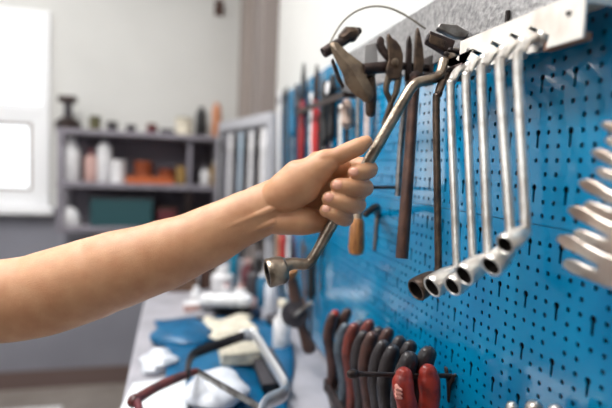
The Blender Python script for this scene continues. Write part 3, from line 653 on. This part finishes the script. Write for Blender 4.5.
tag(lump(MB(), zt_(186, 340), .085, .10, .032, 8, .12).build('cloth_bundle', bluecloth), 'folded blue bundle at the far left corner of the blue cloth', 'cloth')
tag(sheet('paper', [zt_(133, 384, .03), zt_(186, 378, .03), zt_(190, 450, .03), zt_(100, 450, .03)], mat('paper_white', (214, 218, 222), .6), .003, 3, 14, .0), 'flat white paper sheets at the near bench edge under the saw handle', 'paper')
crump = mat('white_plastic', (214, 217, 224), .4, 0, (186, 190, 200), 30, .6, 40)
tag(lump(MB(), zt_(160, 366), .045, .05, .03, 11, .3).build('crumpled_wrap', crump), 'small crumpled white wrap left of the saw frame', 'wrap')
tag(lump(MB(), zt_(218, 400, .02), .062, .08, .036, 21, .22, 26, 18).build('plastic_bag', crump), 'large crumpled white plastic bag inside the saw frame', 'bag')
tag(sheet('rag', [zt_(206, 318, .03), zt_(252, 318, .03), zt_(256, 340, .03), zt_(210, 340, .03)], cream, .012, 9, 16, 0), 'off-white rag lying behind the saw frame', 'rag')
def bbox(label, px0, px1, py, dy, h, m, m2, name='box', cat='box', dz=0, rot=0):
    a, b = zt_(px0, py, dz), zt_(px1, py, dz); c = (a + b) / 2 + V((0, dy / 2, 0))
    t = thing(name, label, cat, c); ax = (V((math.cos(rot), math.sin(rot), 0)), V((-math.sin(rot), math.cos(rot), 0)), V((0, 0, 1)))
    L = (b - a).length
    MB().box(c + V((0, 0, h * .45 + .0005)), (L, dy, h * .9), ax).build('body', m, t, bevel=.003)
    MB().box(c + V((0, 0, h * .95 + .0005)), (L * 1.02, dy * 1.02, h * .1), ax).build('lid', m2, t, bevel=.002); return t
bbox('cream note pad lying on the blue cloth under the saw bow', 221, 262, 366, .16, .03, cream, plain((198, 190, 172), .6), 'note_pad', 'pad', .027)
# hacksaw
hs = thing('hacksaw', 'hacksaw with a bright tubular bow and dark red handle lying on the bench clutter', 'saw', zt_(235, 372, .06))
q = lambda px, py: zt_(px, py, .10)
fr = [q(188, 374), q(188.5, 364), q(193, 355), q(204, 349.5), q(226, 342), q(244, 335.5), q(253, 335), q(258, 340), q(270, 360), q(284, 383), q(286, 389), q(282, 395), q(268, 402), q(262, 410)]
p_, r_ = spline(fr[:6], [(.012, .006)] * 6, 6); MB().tube(p_, r_, 10, side=V((0, 0, 1)), dome=True).build('bow', mat('saw_dark', (52, 46, 46), .35, .6), hs)
p_, r_ = spline(fr[5:], [(.0155, .007)] * 9, 6); MB().tube(p_, r_, 10, side=V((0, 0, 1)), dome=True).build('bow_end', mat('saw_bright', (206, 206, 208), .3, .6), hs, label='bright bare end of the bow')
p_, r_ = spline([q(197, 371), q(188, 374), q(172, 380), q(155, 388), q(140, 397), q(134, 401)], [.006, .0075, .0085, .008, .0085, .011], 6); MB().tube(p_, r_, 12, dome=True).build('handle', mat('saw_handle', (104, 46, 42), .45, 0, (66, 36, 38), 30), hs)
p_, r_ = spline([q(136, 400), q(139, 408), q(140, 420)], [.008, .006, .006], 5); MB().tube(p_, r_, 10, dome=True).build('hand_guard', maroon, hs)
MB().tube([q(197, 371.5), q(230, 372), q(262, 409)][0:1] + [q(262, 409)], [(.0008, .007)] * 2, 8, side=V((0, 1, 0))).build('blade', steel, hs)
# power tool and clutter toward the far end of the bench
t = bbox('white plastic case with a black base lying across the far bench', 204, 250, 318, .10, .055, black, white, 'case', 'case')
MB().tube([zt_(206, 300, .07), zt_(246, 300, .075)], .022, 14, dome=True).build('handle', white, t)
def jar(label, px, py, w, h, body, cap, name='bottle', cat='bottle', sh=.7):
    b = zt_(px, py); r = w * b.y / F / 2; h = h * b.y / F; t = thing(name, label, cat, b)
    MB().lathe(b, (0, 0, 1), [(r * .9, .0005), (r, .006), (r, h * sh), (r * .45, h * (sh + .13)), (r * .42, h * .88)], 18).build('body', body, t)
    MB().lathe(b + V((0, 0, h * .875)), (0, 0, 1), [(r * .55, 0), (r * .55, h * .11), (r * .48, h * .125)], 14).build('cap', cap, t)
jar('white round jug at the far end of the bench under the forearm', 222, 296, 22, 30, white, white, 'jug', 'jug')
jar('teal spray can standing near the far end of the bench', 233, 290, 9, 44, plain((22, 120, 150), .4), white, 'spray_can', 'can', .8)
jar('maroon bottle just right of the teal spray can', 247, 292, 13, 34, maroon, pink)
jar('dark bottle with grey cap behind the maroon one', 258, 285, 11, 34, black, grey)
jar('small white tub in front of the maroon bottle', 240, 302, 14, 18, white, pink, 'tub', 'tub')
jar('brown jar at the far left of the bench clutter', 206, 288, 13, 30, brown, dgrey, 'jar', 'jar')
jar('tiny white bottle beside the white case', 196, 306, 11, 20, white, white)
jar('slim white squeeze bottle standing between saw and tool wall', 281, 352, 19, 56, white, cream, 'squeeze_bottle', 'bottle', .6)
jar('second white bottle farther along the bench near the wall', 270, 316, 13, 46, crump, red)
jar('pale blue can near the wall behind the white bottles', 262, 306, 12, 34, tealb, white, 'can', 'can', .8)
jar('small round white cap-topped pot in front of the white case', 236, 330, 9, 9, white, white, 'pot', 'pot', .8)
tag(lump(MB(), zt_(292, 318), .03, .05, .03, 31, .3).build('rag', plain((180, 172, 170), .7)), 'grey crumpled rag against the wall near the white bottles', 'rag')
bbox('brown box added to fill the dark brown zone on the far bench below the forearm', 168, 197, 292, .16, .10, plain((104, 78, 62), .7), brown, 'dark_fill_box', 'box')  # added box giving this area its dark brown tone
jar('red lidded small jar just behind the white case, left of the teal can', 226, 300, 9, 16, white, red, 'jar', 'jar', .8)
jar('short black pot between white case and blue bundle', 214, 322, 12, 10, black, dgrey, 'pot', 'pot', .84)
jar('red paint tin by the tool wall behind the white bottles', 276, 292, 13, 24, red, grey, 'paint_tin', 'tin', .86)
jar('white spray can between the red tin and the dark canister', 266, 296, 8, 34, white, black, 'spray_can', 'can', .8)
jar('dark blue jar in front of the dark canister near the white case', 256, 322, 12, 16, plain((24, 50, 80), .4), dgrey, 'jar', 'jar', .8)
bbox('small black socket box in front of the squeeze bottles by the wall', 268, 284, 330, .06, .03, black, dgrey, 'socket_box', 'box', .012)
bbox('pink cloth-covered little box left of the white case', 184, 200, 312, .05, .025, pink, white, 'small_box', 'box')
# hand drill leaning at the wall side of the bench, and denser clutter under the forearm
hd = thing('hand_drill', 'dark brown hand drill lying upright against the wall right of the white squeeze bottle', 'drill', zt_(312, 352))
g0, g1, g2, g3 = [on(1, x, y, 1.12) for x, y in ((291, 276), (297, 305), (303, 330), (309, 347))]
g3.z = max(g3.z, BZ + .012)
p_, r_ = spline([g0, g1, g2, g3], [.012, .016, .012, .017], 6); MB().tube(p_, r_, 14, dome=True).build('frame', brown, hd)
MB().lathe(g1.lerp(g2, .3) + V((-.012, -.01, 0)), (-.3, -1, 0), [(.03, -.004), (.032, 0), (.032, .004), (.012, .006), (.01, .012)], 22).build('gear_wheel', dgrey, hd)
MB().tube([g1.lerp(g2, .3) + V((-.014, -.02, 0)), g1.lerp(g2, .3) + V((.02, -.03, .03))], .005, 10, dome=True).build('crank', steel, hd)
MB().lathe(g0, g0 - g1, [(.012, -.004), (.02, .004), (.021, .014), (.012, .022)], 16).build('head_knob', wood, hd)
jar('dark canister behind the white case near the wall', 254, 302, 18, 34, dgrey, black, 'canister', 'canister', .84)
jar('dark brown bottle at the far bench left of the teal can', 213, 282, 12, 30, brown, black)
jar('pink capped tub between maroon bottle and dark canister', 252, 310, 10, 14, pink, maroon, 'tub', 'tub', .8)
jar('white tall bottle far along the bench beside the dark bottle', 264, 280, 10, 36, white, grey)
jar('grey pot at the far end of the bench close to the wall', 243, 276, 12, 20, grey, dgrey, 'pot', 'pot', .8)
bbox('dark metal cash box behind the white rag on the bench', 196, 214, 326, .07, .03, dgrey, grey, 'tin_box', 'box')
bbox('black plastic tray under the bright bow of the saw', 262, 290, 392, .2, .02, black, dgrey, 'tray', 'tray', .022)
# ------------------------------------------------------------------ tools hanging farther along the boards
TX = .366
def peg(root, p): MB().tube([V((BX + .004, p.y, p.z)), V((p.x - .006, p.y, p.z))], .0022, 8).build('peg', iron, root)
def pliers(label, px, y0, y1, m, head=iron, spread=3.2, tilt=0, r=.0075):
    T, B = wx(px, y0, TX), wx(px + tilt, y1, TX); s = spread * T.y / F * 1.6; L = T.z - B.z
    t = thing('pliers', label, 'pliers', T, 'gripped pliers hanging on the far boards')
    pv = T.lerp(B, .36)
    for k in (-1, 1):
        MB().tube([T + V((0, k * .003, 0)), T.lerp(B, .16) + V((0, k * .010, 0)), pv + V((0, k * .006, 0))], [(.003, .004), (.006, .006), (.006, .008)], 10, side=V((1, 0, 0)), dome=True).build('jaw', head, t)
        p_, r_ = spline([pv + V((0, k * .005, -.004)), T.lerp(B, .55) + V((0, k * s, 0)), T.lerp(B, .8) + V((0, k * s * 1.15, 0)), B + V((0, k * s * .8, 0))], [r * .8, r, r * 1.1, r], 5)
        MB().tube(p_, r_, 10, dome=True).build('grip', m, t)
    MB().lathe(pv + V((-.007, 0, 0)), (-1, 0, 0), [(.008, 0), (.008, .002), (.003, .003), (.0003, .0032)], 12).build('rivet', head, t); peg(t, T.lerp(B, .3)); return t
def driver(label, px, y0, y1, m, r=.011, hfrac=.42, blade=steel, name='screwdriver', cat='screwdriver', tilt=0):
    T, B = wx(px, y0, TX), wx(px + tilt, y1, TX); t = thing(name, label, cat, T, 'drivers and handled tools on the far boards'); a = T.lerp(B, hfrac)
    p_, r_ = spline([T, T.lerp(a, .2), T.lerp(a, .55), T.lerp(a, .9), a], [r * .8, r, r * .9, r, r * .6], 5)
    MB().tube(p_, r_, 12, dome=True).build('handle', m, t); MB().tube([a, a.lerp(B, .9), B], [r * .36, r * .36, r * .3], 10).build('blade', blade, t); peg(t, T.lerp(a, .3)); return t
def bar(label, px, y0, y1, m, w=.014, name='spanner', cat='spanner', tilt=0, ends=1.6):
    T, B = wx(px, y0, TX), wx(px + tilt, y1, TX); t = thing(name, label, cat, T, 'flat bars and spanners on the far boards')
    p_, r_ = spline([T, T.lerp(B, .08), T.lerp(B, .16), T.lerp(B, .85), T.lerp(B, .93), B], [(.004, w * ends * .6), (.004, w * ends), (.004, w), (.004, w), (.004, w * ends), (.004, w * ends * .6)], 5)
    MB().tube(p_, r_, 12, side=V((1, 0, 0)), dome=True).build('shank', m, t, sharp=50); MB().lathe(T.lerp(B, .07) + V((-.0045, 0, 0)), (-1, 0, 0), [(w * .8, 0), (w * .8, .001), (w * .5, .0014)], 14).build('ring', dgrey, t); peg(t, T.lerp(B, .07)); return t
gredd = plain((150, 30, 36), .45); greddd = plain((190, 40, 42), .45); yel = plain((206, 170, 90), .5)
TB = wx(330, 103, .36); y0, y1 = wx(302, 105, .36).y, wx(352, 101, .36).y
tbar = thing('tool_holder_bar', 'narrow dark holder bar behind the red pliers', 'bar', V((.36, (y0 + y1) / 2, TB.z)))
MB().bx(.340, .345, y1, y0, TB.z - .007, TB.z + .007).build('bar', iron, tbar)
for y in (y0 - .01, y1 + .01): MB().bx(.345, BX - .0005, y - .004, y + .004, TB.z - .006, TB.z + .006).build('bracket', iron, tbar)
pliers('slim pliers with deep red grips, farthest of the red-gripped ones', 304, 64, 160, gredd, black, 2.2, -3)
pliers('bright red gripped pliers left of the dark screwdrivers', 317, 66, 158, greddd, iron, 2.6, -2)
driver('black handled screwdriver with a yellow collar beside the red pliers', 325, 84, 172, black, .012, .7)
driver('black handled screwdriver under the tip of the wedge clamp', 333, 78, 160, black, .011, .75, tilt=-2)
driver('light wooden topped file hanging below the wedge clamp', 347, 104, 168, plain((176, 150, 136), .5), .014, .35, iron, 'file', 'file')
bar('pale pinkish steel bar between the clamp and the held wrench', 368, 84, 146, plain((186, 172, 170), .4, 0), .013, 'steel_bar', 'bar', -2, 1.05)
bar('thin bright steel rule left of the pinkish bar', 358, 92, 150, steel, .005, 'steel_rule', 'rule', 0, 1.1)
bar('white flat spanner hanging between the two red pliers', 311, 96, 170, white, .012)
bar('white ring spanner above the thumb, right of the black screwdrivers', 340, 108, 160, chrome, .010)
driver('blue handled screwdriver left of the red pliers', 293, 92, 180, tealb, .013, .5)
bar('black flat spanner beside the blue screwdriver', 287, 90, 175, black, .014)
bar('broad white spanner at the far end of the blue board', 279, 95, 185, white, .022)
driver('dark tool with a short diagonal head near the far board end', 297, 86, 168, dgrey, .009, .3, iron, 'tack_hammer', 'hammer')
driver('dark handled driver hanging below the wrist', 322, 232, 292, iron, .008, .4, iron, tilt=-1)
bar('rusty brown bar hanging right of the held wrench socket', 303, 244, 318, brown, .013, 'pry_bar', 'bar', 2)
driver('black handled scraper low beside the rusty bar', 311, 256, 340, black, .012, .5, iron, 'scraper', 'scraper')
pliers('dark gripped pliers hanging low behind the wrench socket', 292, 236, 322, brown, iron, 2.4, 3)
bar('white spanner hanging low below the wrist', 288, 234, 290, white, .016)
driver('wooden handled driver seen under the wrist', 279, 232, 290, plain((150, 116, 92), .5), .014, .5)
driver('red handled screwdriver low behind the socket', 283, 236, 300, red, .015, .4)
dgg = wx(330, 88, .352); dg_ = thing('dial_gauge', 'small round white dial hanging above the black screwdrivers', 'gauge', dgg)
MB().lathe(dgg, (-1, 0, 0), [(.016, -.008), (.0185, -.004), (.0185, .004), (.016, .006)], 22).build('case', black, dg_); MB().lathe(dgg + V((-.0061, 0, 0)), (-1, 0, 0), [(.0155, 0), (.0155, .001), (.014, .0014)], 22).build('face', white, dg_)
MB().tube([dgg + V((.006, 0, 0)), V((BX - .0003, dgg.y, dgg.z))], .004, 8).build('peg', iron, dg_)
bar('added black bar darkening the gap between the white spanner and the blue screwdriver', 283, 92, 170, black, .012)  # bar added to draw the black gap between the tools
bar('added dark grey bar darkening the gap right beside the blue screwdriver', 300, 100, 178, dgrey, .010)  # another added bar, dark to deepen the gap
pliers('added black gripped pliers darkening the boards below the holder bar', 322, 110, 176, black, iron, 1.8)  # extra black tool added to darken this part of the boards
# framed tool board standing at an angle past the end of the blue panels
A, B = by(276, 99, 1.93), by(224, 134, 2.6); A.z = B.z = (A.z + B.z) / 2
tb = thing('framed_tool_board', 'pale grey framed tool board set at an angle past the blue panels', 'tool panel', (A + B) / 2 - V((0, 0, .62)))
d = (B - A).normalized(); nrm = V((-d.y, d.x, 0)); nrm = nrm if nrm.x < 0 else -nrm; LL = (B - A).length; ax = (d, nrm, V((0, 0, 1)))
MB().box((A + B) / 2 - V((0, 0, .235)), (LL, .012, .43), ax).build('board', mat('board_grey', (150, 150, 158), .6), tb)
fm_ = mat('frame_grey', (178, 178, 184), .5)
for z in (-.02, -.45): MB().box((A + B) / 2 + V((0, 0, z)) + nrm * .012, (LL + .04, .03, .045), ax).build('frame_rail', fm_, tb, bevel=.003)
for k in (0, 1): MB().box(A.lerp(B, k) - V((0, 0, .235)) + nrm * .012, (.045, .03, .385), ax).build('frame_post', fm_, tb, bevel=.003)
for k in (.03, .97): MB().box(A.lerp(B, k) - V((0, 0, .4725 + (A.z - .4725 - BZ) / 2)) , (.03, .02, A.z - .4725 - BZ - .001), ax).build('foot', fm_, tb)
MB().box((A + B) / 2 - V((0, 0, .135)) + nrm * .014, (LL * .8, .014, .018), ax).build('tool_bar', iron, tb)
hang = [(.06, white, .030, .34, 'white flat plate hanging first on the framed board, next to the blue panels'), (.16, black, .026, .42, 'black bar on the framed board beside the white plate'), (.26, white, .022, .40, 'long white spanner on the framed board'),
        (.36, black, .032, .30, 'dark grey tool near the middle of the framed board'), (.46, plain((176, 196, 212), .5), .022, .42, 'pale blue tool in the middle of the framed board'), (.57, black, .030, .40, 'dark slim bar on the framed board past the pale blue tool'),
        (.68, white, .024, .38, 'white tool toward the far side of the framed board'), (.79, grey, .02, .36, 'grey tool second from the far post of the framed board'), (.90, black, .03, .34, 'dark tool hanging beside the far post of the framed board')]
for u, m, w, h, lab in hang:
    T = A.lerp(B, u) + nrm * .032 - V((0, 0, .075)); Bt = T - V((0, 0, h))
    t = thing('hanging_tool', lab, 'tool', T, 'tools on the angled framed board')
    p_, r_ = spline([T, T.lerp(Bt, .12), T.lerp(Bt, .3), T.lerp(Bt, .8), Bt], [(w * .7, .005), (w * 1.2, .005), (w * .7, .005), (w * .7, .005), (w, .005)], 5); MB().tube(p_, r_, 12, side=d, dome=True).build('shank', m, t)
    MB().tube([T - V((0, 0, .02)) + nrm * .003, T - V((0, 0, .02)) - nrm * .026], .003, 8).build('peg', iron, t)


# ------------------------------------------------------------------ light, world, camera
def area(name, loc, target, sx, sy, power, col=(1, 1, 1), portal=False):
    l = bpy.data.lights.new(name, 'AREA'); l.shape = 'RECTANGLE'; l.size = sx; l.size_y = sy; l.energy = power; l.color = col
    o = bpy.data.objects.new(name, l); C.objects.link(o); o.location = loc
    o.rotation_euler = (V(target) - V(loc)).to_track_quat('-Z', 'Y').to_euler()
    if portal: l.cycles.is_portal = True
    return o
area('portal_back', ((wx0 + wx1) / 2, RY + .12, (wz0 + wz1) / 2), ((wx0 + wx1) / 2, 0, (wz0 + wz1) / 2), wx1 - wx0, wz1 - wz0, 1, portal=True)
for a, b, c, d in lw: area('window_daylight', (RX0 - .12, (a + b) / 2, (c + d) / 2), (0, (a + b) / 2, (c + d) / 2), d - c, b - a, 18 if a < 0 else 6, (.96, .98, 1))
area('ceiling_tube', (-.55, .75, RZ - .06), (-.55, .75, 0), .3, 1.5, 48, (1, .985, .96))
area('added_rim_lamp', (-.8, 1.75, RZ - .06), (-.8, 1.75, 0), .25, 1.2, 17, (1, .985, .96))  # added unseen lamp, brightens the arm's top rim and the far wall
wld = bpy.data.worlds.new('daylight'); bpy.context.scene.world = wld; wld.use_nodes = True
bg = wld.node_tree.nodes['Background']; bg.inputs[0].default_value = (.93, .97, 1, 1); bg.inputs[1].default_value = 2.4
cam = bpy.data.cameras.new('camera'); co = bpy.data.objects.new('camera', cam); C.objects.link(co)
cam.sensor_width = 36; cam.lens = F / 612 * 36; cam.clip_start = .01
M = Matrix((cx, cy, cz)).to_4x4(); M.translation = O; co.matrix_world = M
cam.dof.use_dof = True; cam.dof.focus_distance = .63; cam.dof.aperture_fstop = cam.lens / 1000 / .0145
S = bpy.context.scene; S.camera = co
S.view_settings.view_transform = 'Standard'; S.view_settings.look = 'None'; S.view_settings.gamma = 1; S.view_settings.exposure = .12
